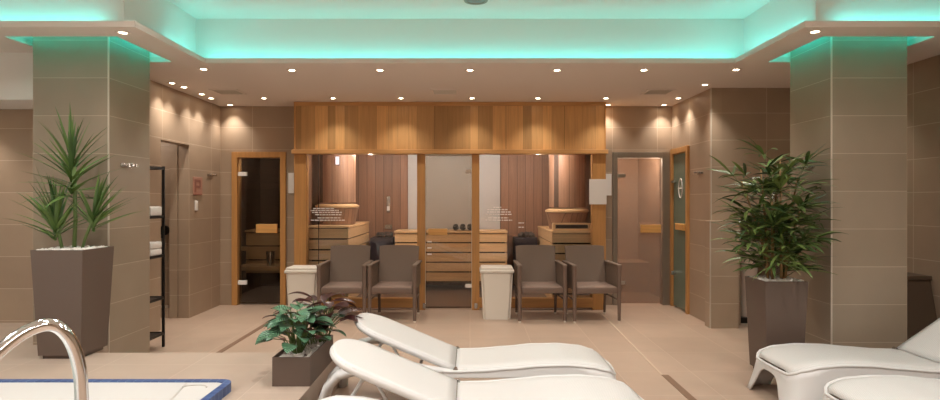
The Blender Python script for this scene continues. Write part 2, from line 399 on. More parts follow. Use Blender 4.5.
# cove upstands and upper ceiling
struct('ceiling_cove', M['white_paint'], [
    (-2.60, 2.60, 5.51, 5.55, zt, ZU), (-2.61, -2.57, 4.36, 5.51, zt, ZU), (2.57, 2.61, 4.36, 5.51, zt, ZU),
    (-6, -2.61, 4.36, 4.40, zt, ZU), (2.61, 4.04, 4.36, 4.40, zt, ZU)], 'white upstand of the raised ceiling cove washed with teal light')
struct('ceiling_upper', M['white_paint'], [(-6.1, 4.15, -2.6, 5.56, ZU, ZU+.05)], 'raised upper ceiling above the pool hall')
struct('ceiling_bulkhead', M['white_paint'], [(-6, -3.60, 4.97, 5.499, 2.25, ZC-.001)], 'white boxed bulkhead over the tiled wall at far left')
# LED cove strips, lying on the lip
def strip(boxes, lab): tag(part('led_strip', M['led'], None, boxes), lab, 'light strip', 'teal strips on the cove ledge')
zl = zt+.006
strip([(-2.45, 2.45, 5.415, 5.43, zt, zt+.01)], 'teal light strip along the back edge of the raised ceiling')
strip([(2.46, 2.475, 4.45, 5.40, zt, zt+.01)], 'teal light strip along the right return of the raised ceiling')
strip([(-2.475, -2.46, 4.95, 5.40, zt, zt+.01)], 'teal light strip along the left return of the raised ceiling')
strip([(-5.9, -2.70, 4.28, 4.295, zt, zt+.01)], 'teal light strip along the front ledge left of the left return')
strip([(2.70, 4.0, 4.28, 4.295, zt, zt+.01)], 'teal light strip along the front ledge right of the right return')

# rooms behind
struct('wall_shower', M['wall'], [(-4.72, -4.6, 5.62, 7.3, 0, ZC), (-4.6, -3.46, 7.16, 7.3, 0, ZC), (-3.56, -3.465, 6.95, 7.16, 0, 2.3)], 'tiled walls of the shower cell behind the doorway', origin=(-4.6, 7.16, 0))
struct('ceiling_shower', M['paint'], [(-4.72, -3.46, 5.62, 7.3, 2.4, 2.45)], 'ceiling of the shower cell')
struct('trim_3', M['wall'], [(-4.6, -3.47, 6.98, 7.155, 0, .12)], 'low tiled kerb inside the shower cell')
# small left sauna cell
struct('wall_small_sauna', M['black_planks'], [(-3.46, -3.36, 7.951, 9.5, 0, 2.3), (-2.36, -2.30, 7.951, 9.5, 0, 2.3), (-3.36, -2.36, 9.4, 9.5, 0, 2.3), (-3.46, -2.30, 7.951, 9.5, 2.3, 2.36)], 'dark planked walls of the small sauna cell on the left')
# steam room right
struct('wall_steam_room', M['room_tile'], [(1.76, 1.84, 7.951, 9.6, 0, 2.3), (2.72, 2.80, 7.951, 9.6, 0, 2.3), (1.84, 2.72, 9.5, 9.6, 0, 2.3), (1.76, 2.80, 7.951, 9.6, 2.3, 2.36)], 'rose-brown tiled walls of the steam room on the right')
struct('wall_side_room', M['room_tile'], [(3.7, 3.78, 6.8, 7.949, 0, 2.4), (2.82, 3.78, 7.85, 7.949, 0, 2.4), (2.82, 3.78, 7.101, 7.15, 0, 2.4), (2.82, 3.78, 7.1, 7.949, 2.4, 2.45)], 'tiled walls of the room behind the green glass door')
# big sauna cabin interior walls
struct('wall_sauna_interior', M['dark_planks'], [(-2.24, -2.18, 7.60, 9.6, 0, 2.14), (1.67, 1.73, 7.60, 9.6, 0, 2.14), (-2.24, 1.73, 9.5, 9.6, 0, 2.14)], 'reddish brown plank walls inside the large sauna')
struct('ceiling_sauna', M['dark_planks'], [(-2.24, 1.73, 7.60, 9.6, 2.14, 2.19)], 'plank ceiling inside the large sauna')
struct('wall_sauna_panel', M['grey_wall'], [(-1.0, .485, 9.47, 9.499, .75, 2.139)], 'pale grey panel on the sauna back wall behind the glass door')
struct('floor_sauna', plain('sauna_floor', srgb(120, 98, 82), .35), [(-2.24, 1.73, 7.60, 9.5, .001, .02), (-3.36, -2.36, 7.951, 9.4, .001, .02)], 'darker floor inside the sauna cabins')

# ================================================================== SAUNA FRONT
cab = thing('sauna_cabin', 'long wooden sauna front with plank frieze, two big windows and a glass door', 'sauna', (0, 7.47, 0))
part('frieze', M['frieze'], cab, [(-2.22, 1.71, .01, .10, 2.04, 2.60)])
part('top_rail', M['beam'], cab, [(-2.24, 1.73, -.004, .12, 2.60, 2.648)], .003)
part('ledge', M['beam'], cab, [(-2.26, 1.75, -.045, .12, 1.985, 2.04)], .004)
for a, b_ in ((-2.24, -2.085), (-.674, -.572), (.025, .120), (1.56, 1.73)):
    part('post', M['post'], cab, [(a, b_, 0, .11, 0, 1.985)], .004)
part('side_panel', M['post'], cab, [(-2.24, -2.22, .11, .359, 0, 2.648)]); part('side_panel', M['post'], cab, [(1.71, 1.73, .11, .359, 0, 2.648)])
part('frieze_end', M['post'], cab, [(-2.24, -2.22, .0, .11, 2.04, 2.60)]); part('frieze_end', M['post'], cab, [(1.71, 1.73, .0, .11, 2.04, 2.60)])
rng = random.Random(5)
def text_lines(parent, x0, zs, y, name='lettering', h=.013):
    bm = BM()
    for z, x_start, length in zs:
        x = x0+x_start; end = x+length
        while x < end:
            w = rng.uniform(.02, .055)
            box(bm, x, min(x+w, end), y-.0015, y, z, z+h); x += w+.009
    return obj(name, bm, M['paper'], parent)
for a, b_, wl in ((-2.085, -.674, 'left'), (.12, 1.56, 'right')):
    part('bottom_rail', M['beam'], cab, [(a, b_, .0, .10, .03, .15)], .004)
    g = part('window_pane', M['glass'], cab, [(a, b_, .045, .055, .15, 1.985)])
    if wl == 'left':
        text_lines(g, -2.04, [(1.285, .03, .27), (1.26, .0, .36), (1.235, .02, .38), (1.205, .06, .34)], .043)
        text_lines(g, -2.04, [(1.165, .09, .30), (1.135, .0, .44)], .043)
        tb = BM(); box(tb, -1.945, -1.937, .057, .065, .15, 1.985); obj('seal_strip', tb, M['black'], g)
    else:
        text_lines(g, .2, [(1.30, .10, .10), (1.27, .02, .26), (1.24, .02, .30), (1.21, .0, .34)], .043)
        text_lines(g, .2, [(1.165, .03, .26), (1.135, .0, .34)], .043)
        text_lines(g, .62, [(1.10, .0, .07)], .043); text_lines(g, .62, [(1.045, .0, .07)], .043)
dr = part('door_leaf', M['glass_smoke'], cab, [(-.565, .018, .03, .04, .02, 1.96)])
obj('door_handle', (lambda b: (box(b, -.53, -.29, -.012, .03, .955, 1.035, .004), b)[1])(BM()), M['handle_wood'], dr)
for z in (1.74, .28): obj('hinge', (lambda b: (box(b, -.06, .022, .02, .05, z, z+.05, .003), b)[1])(BM()), M['chrome'], dr)
for z in (.86, .78, .70):
    bm = BM(); box(bm, -.545, -.49, .0285, .03, z, z+.016); obj('marking', bm, M['paper'], dr)
bm = BM(); box(bm, -.572, -.566, .02, .05, 0.0, 1.985); box(bm, .019, .025, .02, .05, 0.0, 1.985); box(bm, -.566, .019, .02, .05, 1.962, 1.985)
obj('door_jamb', bm, M['trim_metal'], cab)
for cx in (-.60, .055):
    bm = BM(); box(bm, cx, cx+.04, -.015, -.001, .02, .09, .003); obj('foot_bracket', bm, M['steel'], cab)

# ------------------------------------------------------------------ benches inside
def slat_front(bm, x0, x1, y, z0, z1, n, t=.02, gap=.02):
    h = (z1-z0)/n
    for i in range(n): box(bm, x0, x1, y, y+t, z0+i*h+gap/2, z0+(i+1)*h-gap/2)
def bench(name, lab, x0, x1, y0, y1, z0, z1, n, mat, sides=()):
    t = thing(name, lab, 'bench', ((x0+x1)/2, y0, .02))
    cx, cy = (x0+x1)/2, y0
    bm = BM(); slat_front(bm, x0-cx, x1-cx, 0, z0-.02, z1-.05, n); obj('front_slats', bm, mat, t)
    for s in sides:
        bm = BM(); x = (x1 if s > 0 else x0)-cx; h = (z1-.03-z0)/n
        for i in range(n): box(bm, x-.02 if s > 0 else x, x if s > 0 else x+.02, .02, y1-y0, z0-.02+i*h+.007, z0-.02+(i+1)*h-.007)
        obj('side_slats', bm, mat, t)
    bm = BM(); yy = -.02; 
    k = max(3, int((y1-y0+.02)/.11)); w = (y1-y0+.02)/k
    for i in range(k): box(bm, x0-cx-.01, x1-cx+.01, -.02+i*w, -.02+(i+1)*w-.012, z1-.05, z1-.02, .003)
    obj('top_slats', bm, mat, t)
    part('core', M['gap'], t, [(x0-cx+.03, x1-cx-.03, .03, y1-y0-.02, z0-.02, z1-.055)])
    return t
bench('sauna_bench', 'slatted wooden bench block at the left inside the large sauna', -2.12, -1.6, 7.72, 9.3, .03, 1.06, 7, M['bench'], (1,))
bench('sauna_bench', 'slatted wooden bench along the sauna back wall seen through the glass door', -1.14, .56, 8.9, 9.44, .16, .93, 5, M['bench'], (1,))
bench('sauna_bench', 'slatted wooden bench block at the right inside the large sauna behind the wicker chairs', 1.08, 1.62, 7.72, 9.3, .03, .99, 7, M['bench'], (-1,))
# raised timber box with open slot on the right bench
t = thing('bench_box', 'low wooden box with a dark slot on top of the right sauna bench', 'box', (1.35, 7.74, .993))
part('frame', M['bench'], t, [(-.25, .25, 0, .02, 0, .03), (-.25, -.22, .02, .12, 0, .10), (.22, .25, .02, .12, 0, .10), (-.25, .25, .12, .14, 0, .10), (-.25, .25, 0, .02, .08, .10)])
part('inset', M['gap'], t, [(-.21, .21, .025, .115, 0, .075)])
# plank-clad flared columns
for sx, cx, lab in ((1, -1.86, 'left'), (-1, 1.36, 'right')):
    cy = 8.22
    t = thing('heater_column', 'round plank-clad column with flared skirt at the %s inside the large sauna' % lab, 'column', (cx, cy, 1.065 if sx > 0 else 1.0))
    bm = BM(); lathe(bm, [(.255, .30), (.255, 1.066 if sx > 0 else 1.13)], 28); obj('column_cladding', bm, M['light_planks'], t, smooth=True)
    bm = BM(); lathe(bm, [(.0, 0), (.25, 0.0), (.29, .20), (.30, .22), (.255, .25)], 28); obj('skirt', bm, M['light_planks'], t, smooth='auto')
    bm = BM(); lathe(bm, [(.255, .22), (.305, .235), (.305, .26), (.255, .28)], 28); obj('band', M and bm, M['bench'], t, smooth='auto')
t = thing('sauna_lamp', 'small pale lamp on the left round column inside the sauna', 'lamp', (-1.80, 7.968, 1.93))
part('lamp_base', M['steel'], t, [(-.03, .03, 0, .02, -.06, .07)], .004); part('lamp_glass', M['sauna_lamp'], t, [(-.024, .024, -.02, 0, -.05, .06)], .008)
# dark stove on the left; its copy on the right stands in for shadow
for x, y, lab in ((-1.36, 9.2, 'dark sauna stove beside the left bench inside the large sauna'), (.86, 9.2, 'stove shape standing in for dark shadow behind the right window of the large sauna')):
    t = thing('stove_and_shade_box', lab, 'stove', (x, y, .02))
    part('case', M['stove'], t, [(-.18, .18, -.16, .16, .06, .80)], .01)
    part('foot', M['black'], t, [(-.15, -.11, -.13, .13, 0, .06)]); part('foot', M['black'], t, [(.11, .15, -.13, .13, 0, .06)])
    bm = BM(); r_ = random.Random(3)
    for i in range(26):
        c = Vector((r_.uniform(-.14, .14), r_.uniform(-.12, .12), .82+r_.uniform(0, .03)))
        v = bmesh.ops.create_icosphere(bm, subdivisions=1, radius=r_.uniform(.03, .045))['verts']
        for w in v: w.co = w.co*r_.uniform(.85, 1.1)+c
    tag(obj('stones', bm, M['stone'], t), None, None)
# handle plates on the plank wall in the left window
t = thing('wall_thermometer', 'slim metal thermometer on the plank wall in the left sauna window', 'thermometer', (-1.32, 9.5, 1.2))
part('plate', M['steel'], t, [(-.03, .03, -.012, 0, 0, .26)], .004); part('gauge', M['paper'], t, [(-.02, .02, -.016, -.012, .03, .10)])
t = tag(part('vent_plate', M['steel'], None, [(-1.38, -1.26, 9.485, 9.5, .93, 1.0)]), 'small metal vent plate low on the plank wall in the left sauna window', 'vent')
# rolled towels on centre bench
def rolled(name, x, y, z, lab, rr=.05, ln=.22, mat='towel_dark', rot=0):
    bm = BM(); pts = []
    for i in range(60):
        a = i*.42; r = .008+(rr-.008)*i/59
        pts.append((r*math.cos(a), r*math.sin(a)))
    A = [bm.verts.new((p[0], -ln/2, p[1]+rr)) for p in pts]; B = [bm.verts.new((p[0], ln/2, p[1]+rr)) for p in pts]
    for i in range(len(pts)-1): bm.faces.new((A[i], A[i+1], B[i+1], B[i]))
    o = obj(name, bm, M[mat], smooth=True, loc=(x, y, z)); o.rotation_euler = (0, 0, rot)
    md = o.modifiers.new('s', 'SOLIDIFY'); md.thickness = .006
    return tag(o, lab, 'towel', 'rolled towels in the large sauna')
rolled('rolled_towel', -.22, 9.08, .935, 'slate rolled towel on the sauna back bench, nearest the door handle')
rolled('rolled_towel', -.11, 9.08, .935, 'slate rolled towel on the sauna back bench, middle of three')
rolled('rolled_towel', .0, 9.08, .935, 'slate rolled towel on the sauna back bench, nearest the right door post')

# ================================================================== DOORS
# door_1 small sauna
d = thing('door_1', 'clear glass door in a light wooden frame at the left end of the back wall', 'door', (-2.81, 7.83, 0)); d['kind'] = 'structure'
part('door_frame', M['post'], d, [(-.36, -.285, -.03, .12, 0, 2.04), (.285, .36, -.03, .12, 0, 2.04), (-.285, .285, -.03, .12, 1.965, 2.04)], .004)
g = part('glass_leaf', M['glass_smoke'], d, [(-.27, .27, .02, .03, .02, 1.955)])
obj('door_handle', (lambda b: (box(b, -.04, .24, -.02, .02, .96, 1.08, .005), b)[1])(BM()), M['handle_wood'], g)
for z in (1.72, .27): obj('hinge', (lambda b: (box(b, -.30, -.17, -.005, .04, z, z+.055, .004), b)[1])(BM()), M['paper'], g)
# jamb panel seen left behind glass
bench('cell_bench', 'dark wooden bench inside the small sauna cell behind the left glass door', -3.34, -2.38, 8.75, 9.38, .30, .95, 3, M['bench'])
t = thing('cell_step', 'lower wooden step with a broad upright inside the small sauna cell', 'bench', (-2.8, 8.3, .02))
part('seat', M['bench'], t, [(-.52, .4, 0, .4, .38, .44)], .004); part('upright', M['bench'], t, [(.12, .26, -.02, .03, 0, .96)], .004); part('rail', M['bench'], t, [(-.52, .12, 0, .03, .66, .72)]); part('leg', M['bench'], t, [(-.5, -.45, .02, .06, 0, .38)])
t = thing('water_bucket', 'steel bucket on the wooden step inside the small sauna cell', 'bucket', (-2.86, 8.42, .462))
bm = BM(); lathe(bm, [(0, 0), (.055, 0), (.065, .2), (.06, .2), (.05, .01)], 20); obj('pail', bm, M['steel'], t, smooth='auto')
bm = BM(); tube(bm, [(-.065+.13*i/10, 0, .2+.09*math.sin(PI*i/10)) for i in range(11)], .003, 6); obj('bail', bm, M['steel'], t, smooth=True)
# door_2 steam room
d = thing('door_2', 'clear glass door in a grey metal frame to the steam room at the right of the back wall', 'door', (2.275, 7.83, 0)); d['kind'] = 'structure'
part('door_frame', M['alu'], d, [(-.372, -.31, -.02, .12, 0, 2.04), (.29, .372, -.02, .12, 0, 2.04), (-.31, .29, -.02, .12, 1.965, 2.04)], .004)
g = part('glass_leaf', M['frost2'], d, [(-.3, .28, .02, .03, .02, 1.955)])
obj('door_handle', (lambda b: (box(b, .0, .27, -.02, .02, .965, 1.07, .005), b)[1])(BM()), M['handle_wood'], g)
for z in (1.70, .27): obj('hinge', (lambda b: (box(b, -.33, -.20, .0, .04, z, z+.05, .004), b)[1])(BM()), M['steel'], g)
tag(part('steam_bench', M['room_tile'], None, [(1.841, 2.719, 8.9, 9.499, 0, .45)]), 'tiled bench at the back of the steam room behind the metal framed door', 'bench')
# door_3 green frosted, in the side wall (faces -X)
d = thing('door_3', 'green frosted glass door in a wooden frame on the short right side wall', 'door', (2.69, 7.5, 0)); d['kind'] = 'structure'
part('door_frame', M['post'], d, [(-.03, .12, -.31, -.245, 0, 2.07), (-.03, .12, .245, .31, 0, 2.07), (-.03, .12, -.245, .245, 2.0, 2.07)], .004)
g = part('glass_leaf', M['frost'], d, [(-.005, .005, -.24, .24, .02, 1.99)])
obj('door_handle', (lambda b: (box(b, -.05, -.005, -.22, .06, 1.02, 1.10, .004), b)[1])(BM()), M['handle_wood'], g)
bm = BM(); tube(bm, [(-.06, .16, .45), (-.005, .16, .45)], .03, 12); tube(bm, [(-.02, .14, 1.64), (-.02, .24, 1.64)], .02, 8); obj('knob', bm, M['steel'], g, smooth='auto')
bm = BM(); tube(bm, [(-.008, -.02+.065*math.cos(2*PI*i/28), 1.55+.12*math.sin(2*PI*i/28)) for i in range(29)], .007, 6); tube(bm, [(-.008, -.10, 1.55), (-.008, .06, 1.55)], .007, 6)
obj('symbol', bm, M['paper'], g)

# ================================================================== WALL FITTINGS
def hooks(loc, rz, lab, n=3, w=.16):
    t = thing('hook_rail', lab, 'coat hooks', loc, rz, 'hook rails on the tiled walls')
    part('backplate', M['steel'], t, [(-w/2, w/2, -.008, 0, -.014, .014)], .002)
    for i in range(n):
        x = -w/2+w*(i+.5)/n; bm = BM()
        tube(bm, [(x, -.008, 0), (x, -.045, 0), (x, -.052, .012)], .006, 8); tube(bm, [(x, -.048, .0), (x, -.06, .0)], .013, 10)
        obj('hook', bm, M['steel'], t, smooth='auto')
    return t
hooks((-2.87, 4.90, 1.69), PI/2, 'steel hook rail on the side of the left pillar above the towel shelf')
hooks((2.87, 4.97, 1.68), -PI/2, 'steel hook rail on the left side of the right pillar beside the bamboo palm')
hooks((-3.33, 7.52, 1.72), PI/2, 'steel hook rail on the left tiled wall beside the rose coloured sign')
hooks((2.69, 6.85, 1.72), -PI/2, 'steel hook rail on the right side wall next to the green glass door')
# make hooks face out of the walls
t = thing('wall_sign', 'rose coloured square sign on the left tiled wall beside the shower doorway', 'sign', (-3.33, 7.17, 1.56), PI/2)
part('plate', M['red_sign'], t, [(-.12, .12, -.008, 0, -.10, .12)], .003)
part('mark', M['red_sign2'], t, [(-.09, -.05, -.011, -.008, -.06, .09), (-.05, .06, -.011, -.008, .06, .09), (.04, .07, -.011, -.008, .0, .08), (-.05, .05, -.011, -.008, -.01, .015), (-.12, .10, -.012, -.008, -.10, -.085)])
t = thing('wall_switch', 'small white switch on the left tiled wall under the rose sign', 'switch', (-3.33, 7.13, 1.33), PI/2)
part('faceplate', M['paper'], t, [(-.035, .035, -.012, 0, -.06, .06)], .004); part('rocker', M['white_plastic'], t, [(-.015, .015, -.016, -.012, -.03, .03)], .002)
tag(part('notice_sheet', M['paper'], None, [(-2.42, -2.345, 7.818, 7.83, 1.49, 1.76)]), 'narrow white notice on the back wall between the left glass door and the sauna front', 'notice')
tag(part('notice_sheet', M['paper'], None, [(1.515, 1.735, 7.455, 7.469, 1.345, 1.665)]), 'white notice sheet fixed on the right end post of the sauna front', 'notice')
tag(part('notice_sheet', M['paper'], None, [(1.77, 1.885, 7.818, 7.83, 1.46, 1.75)]), 'pale notice sheet on the tiled back wall beside the metal framed door', 'notice')
# shower valve
t = thing('shower_valve', 'dark shower mixer valve on the tiled wall inside the shower cell', 'valve', (-3.72, 7.16, 1.03))
bm = BM(); tube(bm, [(0, 0, 0), (0, -.03, 0)], .06, 20); obj('rosette', bm, M['black'], t, smooth='auto')
bm = BM(); tube(bm, [(0, -.03, 0), (0, -.06, 0), (0, -.07, -.09)], .012, 8); obj('lever', bm, M['black'], t, smooth='auto')

# ================================================================== TOWEL RACK
t = thing('towel_rack', 'slim black metal shelf rack behind the left pillar holding white towels', 'shelf', (-3.105, 5.47, 0))
for x in (-.18, .18):
    for y in (-.14, .13):
        bm = BM(); box(bm, x-.01, x+.01, y-.01, y+.01, 0, 1.72); obj('upright', bm, M['black'], t)
for z in (.13, .47, .87, 1.24, 1.70):
    bm = BM(); box(bm, -.18, .18, -.14, .13, z-.008, z+.004); box(bm, -.19, .19, -.15, -.13, z-.012, z+.012); box(bm, -.19, .19, .12, .14, z-.012, z+.012); box(bm, -.19, -.17, -.13, .12, z-.012, z+.012); box(bm, .17, .19, -.13, .12, z-.012, z+.012)
    obj('shelf', bm, M['black'], t)
def folded(x, y, z, lab, n=2, w=.28, d=.2, h=.055):
    bm = BM()
    for i in range(n):
        box(bm, -w/2, w/2, -d/2, d/2, i*h, (i+1)*h-.004, .012)
    box(bm, -w/2+.01, w/2-.01, -d/2-.006, -d/2+.02, h*.4, h*.6, .003)
    o = obj('folded_towel', bm, M['towel'], smooth='auto', loc=(x, y, z)); return tag(o, lab, 'towel', 'folded towels on the rack')
folded(-3.06, 5.47, 1.2525, 'folded white towel on the upper shelf of the black rack', 1, h=.09)
folded(-3.06, 5.47, .8825, 'folded white towel on the lower rack shelf, under another towel', 1, h=.065)
folded(-3.06, 5.47, .9475, 'folded white towel on the lower rack shelf, topmost of its pair', 1, h=.065)

# ================================================================== DOWNLIGHTS AND VENTS
lights = []
def downlight(px, py, z=ZC, power=None):
    Y = (z-1.4)*587/(200-py); X = (px-470)*Y/587
    return (X, Y, z)
def make_down():
    t = thing('downlight', 'x', 'downlight', (0, 0, ZC), 0, 'recessed ceiling downlights')
    bm = BM(); lathe(bm, [(.027, -.001), (.032, -.006), (.05, -.006), (.054, 0.0)], 24); obj('trim_ring', bm, M['paint'], t, smooth='auto')
    bm = BM(); lathe(bm, [(0, -.002), (.027, -.002)], 20); obj('lens', bm, M['lamp'], t)
    return t
pts = [(123, 32.5, 'above the corner of the left pillar'), (815, 31.5, 'above the corner of the right pillar'),
       (203.5, 69, 'by the left inner corner of the raised ceiling'), (292, 70, 'in the cove-edge row, second from the left corner'), (380, 70, 'in the cove-edge row, over the left pair of wicker chairs'),
       (470, 70, 'in the middle of the cove-edge row'), (557, 70, 'in the cove-edge row, over the right pair of wicker chairs'), (644, 70, 'in the cove-edge row, in line with the metal framed door'), (736, 69.5, 'by the right inner corner of the raised ceiling'),
       (172, 83, 'nearest the left pillar along the left wall'), (184, 87, 'second from the left pillar along the left wall'), (201.6, 94, 'third from the left pillar along the left wall'), (211, 97.5, 'fourth from the left pillar along the left wall'), (230, 105.3, 'over the far left corner of the back wall'),
       (264, 97.5, 'left of the sauna frieze beside the ceiling grille'), (333, 97.5, 'just in front of the sauna frieze at its left end'), (401, 97.5, 'just in front of the sauna frieze left of its middle'), (472, 97.5, 'just in front of the middle of the sauna frieze'),
       (538, 97.5, 'just in front of the sauna frieze right of its middle'), (606, 97.5, 'just beyond the right end of the sauna frieze'), (608, 105.3, 'over the notice sheets at the right end of the sauna'), (664, 105.3, 'over the metal framed steam room door'),
       (678.5, 97.5, 'in front of the green glass door'), (705, 84.5, 'by the outer corner of the right passage wall')]
proto = make_down()
POS = []
for i, (px, py, lab) in enumerate(pts):
    X, Y, Z = downlight(px, py)
    if py > 105: Y = 7.70; X = (px-470)*Y/587
    if 97 < py < 98: Y = 7.20; X = (px-470)*Y/587
    o = proto if i == 0 else dup(proto, (X, Y, Z))
    o.location = (X, Y, Z); o['label'] = 'small recessed downlight ' + lab
    POS.append((X, Y, Z))
def grille(px, lab):
    Y = 6.75; X = (px-470)*Y/587
    t = thing('ceiling_grille', lab, 'vent', (X, Y, ZC), 0, 'square ceiling vent grilles')
    bm = BM(); s = .16
    box(bm, -s, s, -s, -s+.03, -.012, 0); box(bm, -s, s, s-.03, s, -.012, 0); box(bm, -s, -s+.03, -s+.03, s-.03, -.012, 0); box(bm, s-.03, s, -s+.03, s-.03, -.012, 0)
    obj('grille_frame', bm, M['paint'], t)
    bm = BM()
    for i in range(8):
        y = -.115+i*.033; box(bm, -.13, .13, y-.008, y+.008, -.009, -.004, rot=(Vector((0, y, -.006)), Matrix.Rotation(R(35), 3, 'X')))
    obj('louvres', bm, M['trim_metal'], t)
grille(228, 'square ceiling vent left of the sauna frieze'); grille(445, 'square ceiling vent above the middle of the sauna frieze'); grille(658, 'square ceiling vent in front of the steam room door')
t = thing('ceiling_speaker', 'round speaker grille in the raised ceiling', 'speaker', (.05, 4.98, ZU))
bm = BM(); lathe(bm, [(.075, -.001), (.08, -.012), (.10, -.012), (.105, 0)], 28); obj('bezel', bm, M['alu'], t, smooth='auto')
bm = BM(); lathe(bm, [(0, -.008), (.078, -.005)], 28); obj('mesh_disc', bm, plain('speaker_mesh', srgb(150, 150, 145), .6), t)

# ================================================================== WICKER ARMCHAIRS
def make_chair():
    t = thing('wicker_armchair', 'x', 'chair')
    W = .26     # half width to arm centre ; local -Y is the front
    # seat
    bm = BM(); box(bm, -.23, .23, -.26, .20, .365, .405, .012); obj('seat', bm, M['cushion'], t, smooth='auto')
    bm = BM(); box(bm, -.235, .235, -.27, -.245, .33, .395, .004); box(bm, -.235, .235, .18, .20, .33, .375, .004); obj('seat_rail', bm, M['chair_frame'], t, smooth='auto')
    # backrest, slightly reclined curved sheet
    bm = BM(); nx, nz = 10, 8; g = []
    for k in range(nz+1):
        v = k/nz; row = []
        for i in range(nx+1):
            u = i/nx*2-1
            wd = .235+.01*v - (.02*max(0, v-.85)/.15)*0
            row.append((u*wd, .19+.10*v+.02*(1-u*u), .39+.45*v - (.012*(abs(u)**6) if k == nz else 0)))
        g.append(row)
    F = [[bm.verts.new(p) for p in row] for row in g]; B = [[bm.verts.new((p[0], p[1]+.022, p[2])) for p in row] for row in g]
    for k in range(nz):
        for i in range(nx):
            bm.faces.new((F[k][i], F[k][i+1], F[k+1][i+1], F[k+1][i])); bm.faces.new((B[k][i], B[k+1][i], B[k+1][i+1], B[k][i+1]))
    for i in range(nx):
        bm.faces.new((F[0][i], B[0][i], B[0][i+1], F[0][i+1])); bm.faces.new((F[nz][i], F[nz][i+1], B[nz][i+1], B[nz][i]))
    for k in range(nz):
        bm.faces.new((F[k][0], F[k+1][0], B[k+1][0], B[k][0])); bm.faces.new((F[k][nx], B[k][nx], B[k+1][nx], F[k+1][nx]))
    obj('backrest', bm, M['wicker'], t, smooth='auto')
    for s in (-1, 1):
        # front leg rising to the arm, rear leg, arm top, woven arm panel
        bm = BM(); tube(bm, [(s*W, -.255, .018), (s*W, -.25, .38), (s*W, -.25, .64)], [.019, .025, .026], 8, ); leg = obj('leg', bm, M['chair_frame'], t, smooth='auto')
        bm = BM(); tube(bm, [(s*W, -.255, 0), (s*W, -.255, .02)], .015, 10); obj('foot_cap', bm, M['white_plastic'], leg)
        bm = BM(); tube(bm, [(s*(W-.02), .25, .018), (s*(W-.02), .21, .36), (s*(W-.01), .28, .66)], [.015, .02, .018], 8); leg = obj('leg', bm, M['chair_frame'], t, smooth='auto')
        bm = BM(); tube(bm, [(s*(W-.02), .25, 0), (s*(W-.02), .25, .02)], .015, 10); obj('foot_cap', bm, M['white_plastic'], leg)
        bm = BM(); box(bm, s*W-.026, s*W+.026, -.275, .27, .635, .66, .008); a = obj('armrest', bm, M['wicker'], t, smooth='auto')
        bm = BM(); box(bm, s*W-.011, s*W+.011, -.25, .23, .37, .637, .003); obj('arm_panel', bm, M['wicker'], t)
        bm = BM(); tube(bm, [(s*W, -.25, .25), (s*(W-.01), .22, .25)], .009, 8); obj('stretcher', bm, M['chair_frame'], t, smooth=True)
    return t
ch = make_chair()
for i, (x, y, rz, lab) in enumerate([(-1.475, 6.98, R(1), 'brown wicker armchair next to the left white bin'), (-.885, 6.98, R(-2), 'brown wicker armchair just left of the glass sauna door'),
                             (.82, 6.98, R(2), 'brown wicker armchair just right of the middle white bin'), (1.435, 6.97, R(4), 'brown wicker armchair at the right end in front of the sauna')]):
    o = ch if i == 0 else dup(ch, (x, y, 0))
    o.location = (x, y, 0); o.rotation_euler = (0, 0, rz); o['label'] = lab; o['group'] = 'wicker armchairs in front of the sauna'

# ================================================================== BINS
def make_bin():
    t = thing('waste_bin', 'x', 'bin')
    def taper(bm, x0, y0, z0, x1, y1, z1, bev=.02):
        A = [(-x0, -y0, z0), (x0, -y0, z0), (x0, y0, z0), (-x0, y0, z0)]; B = [(-x1, -y1, z1), (x1, -y1, z1), (x1, y1, z1), (-x1, y1, z1)]
        a = [bm.verts.new(p) for p in A]; b = [bm.verts.new(p) for p in B]
        bm.faces.new(a[::-1]); bm.faces.new(b)
        vert = []
        for i in range(4):
            bm.faces.new((a[i], a[(i+1) % 4], b[(i+1) % 4], b[i])); 
            vert.append(bm.edges.get((a[i], b[i])))
        bmesh.ops.bevel(bm, geom=vert, offset=bev, segments=3, affect='EDGES')
    bm = BM(); taper(bm, .160, .13, 0, .188, .155, .555, .03); obj('body', bm, M['bin'], t, smooth='auto')
    bm = BM(); box(bm, -.202, .202, -.168, .168, .545, .585, .014); box(bm, -.19, .19, -.155, .155, .58, .612, .014); obj('lid', bm, M['bin'], t, smooth='auto')
    bm = BM(); box(bm, -.05, .05, -.176, -.16, .56, .58, .004); obj('lid_grip', bm, M['bin'], t, smooth='auto')
    return t
b = make_bin(); b.location = (.315, 7.0, 0); b['label'] = 'off-white plastic waste bin right of the glass sauna door'; b['group'] = 'waste bins before the sauna'
dup(b, (-1.96, 6.98, 0), 0, 'off-white plastic waste bin at the left end of the sauna front')

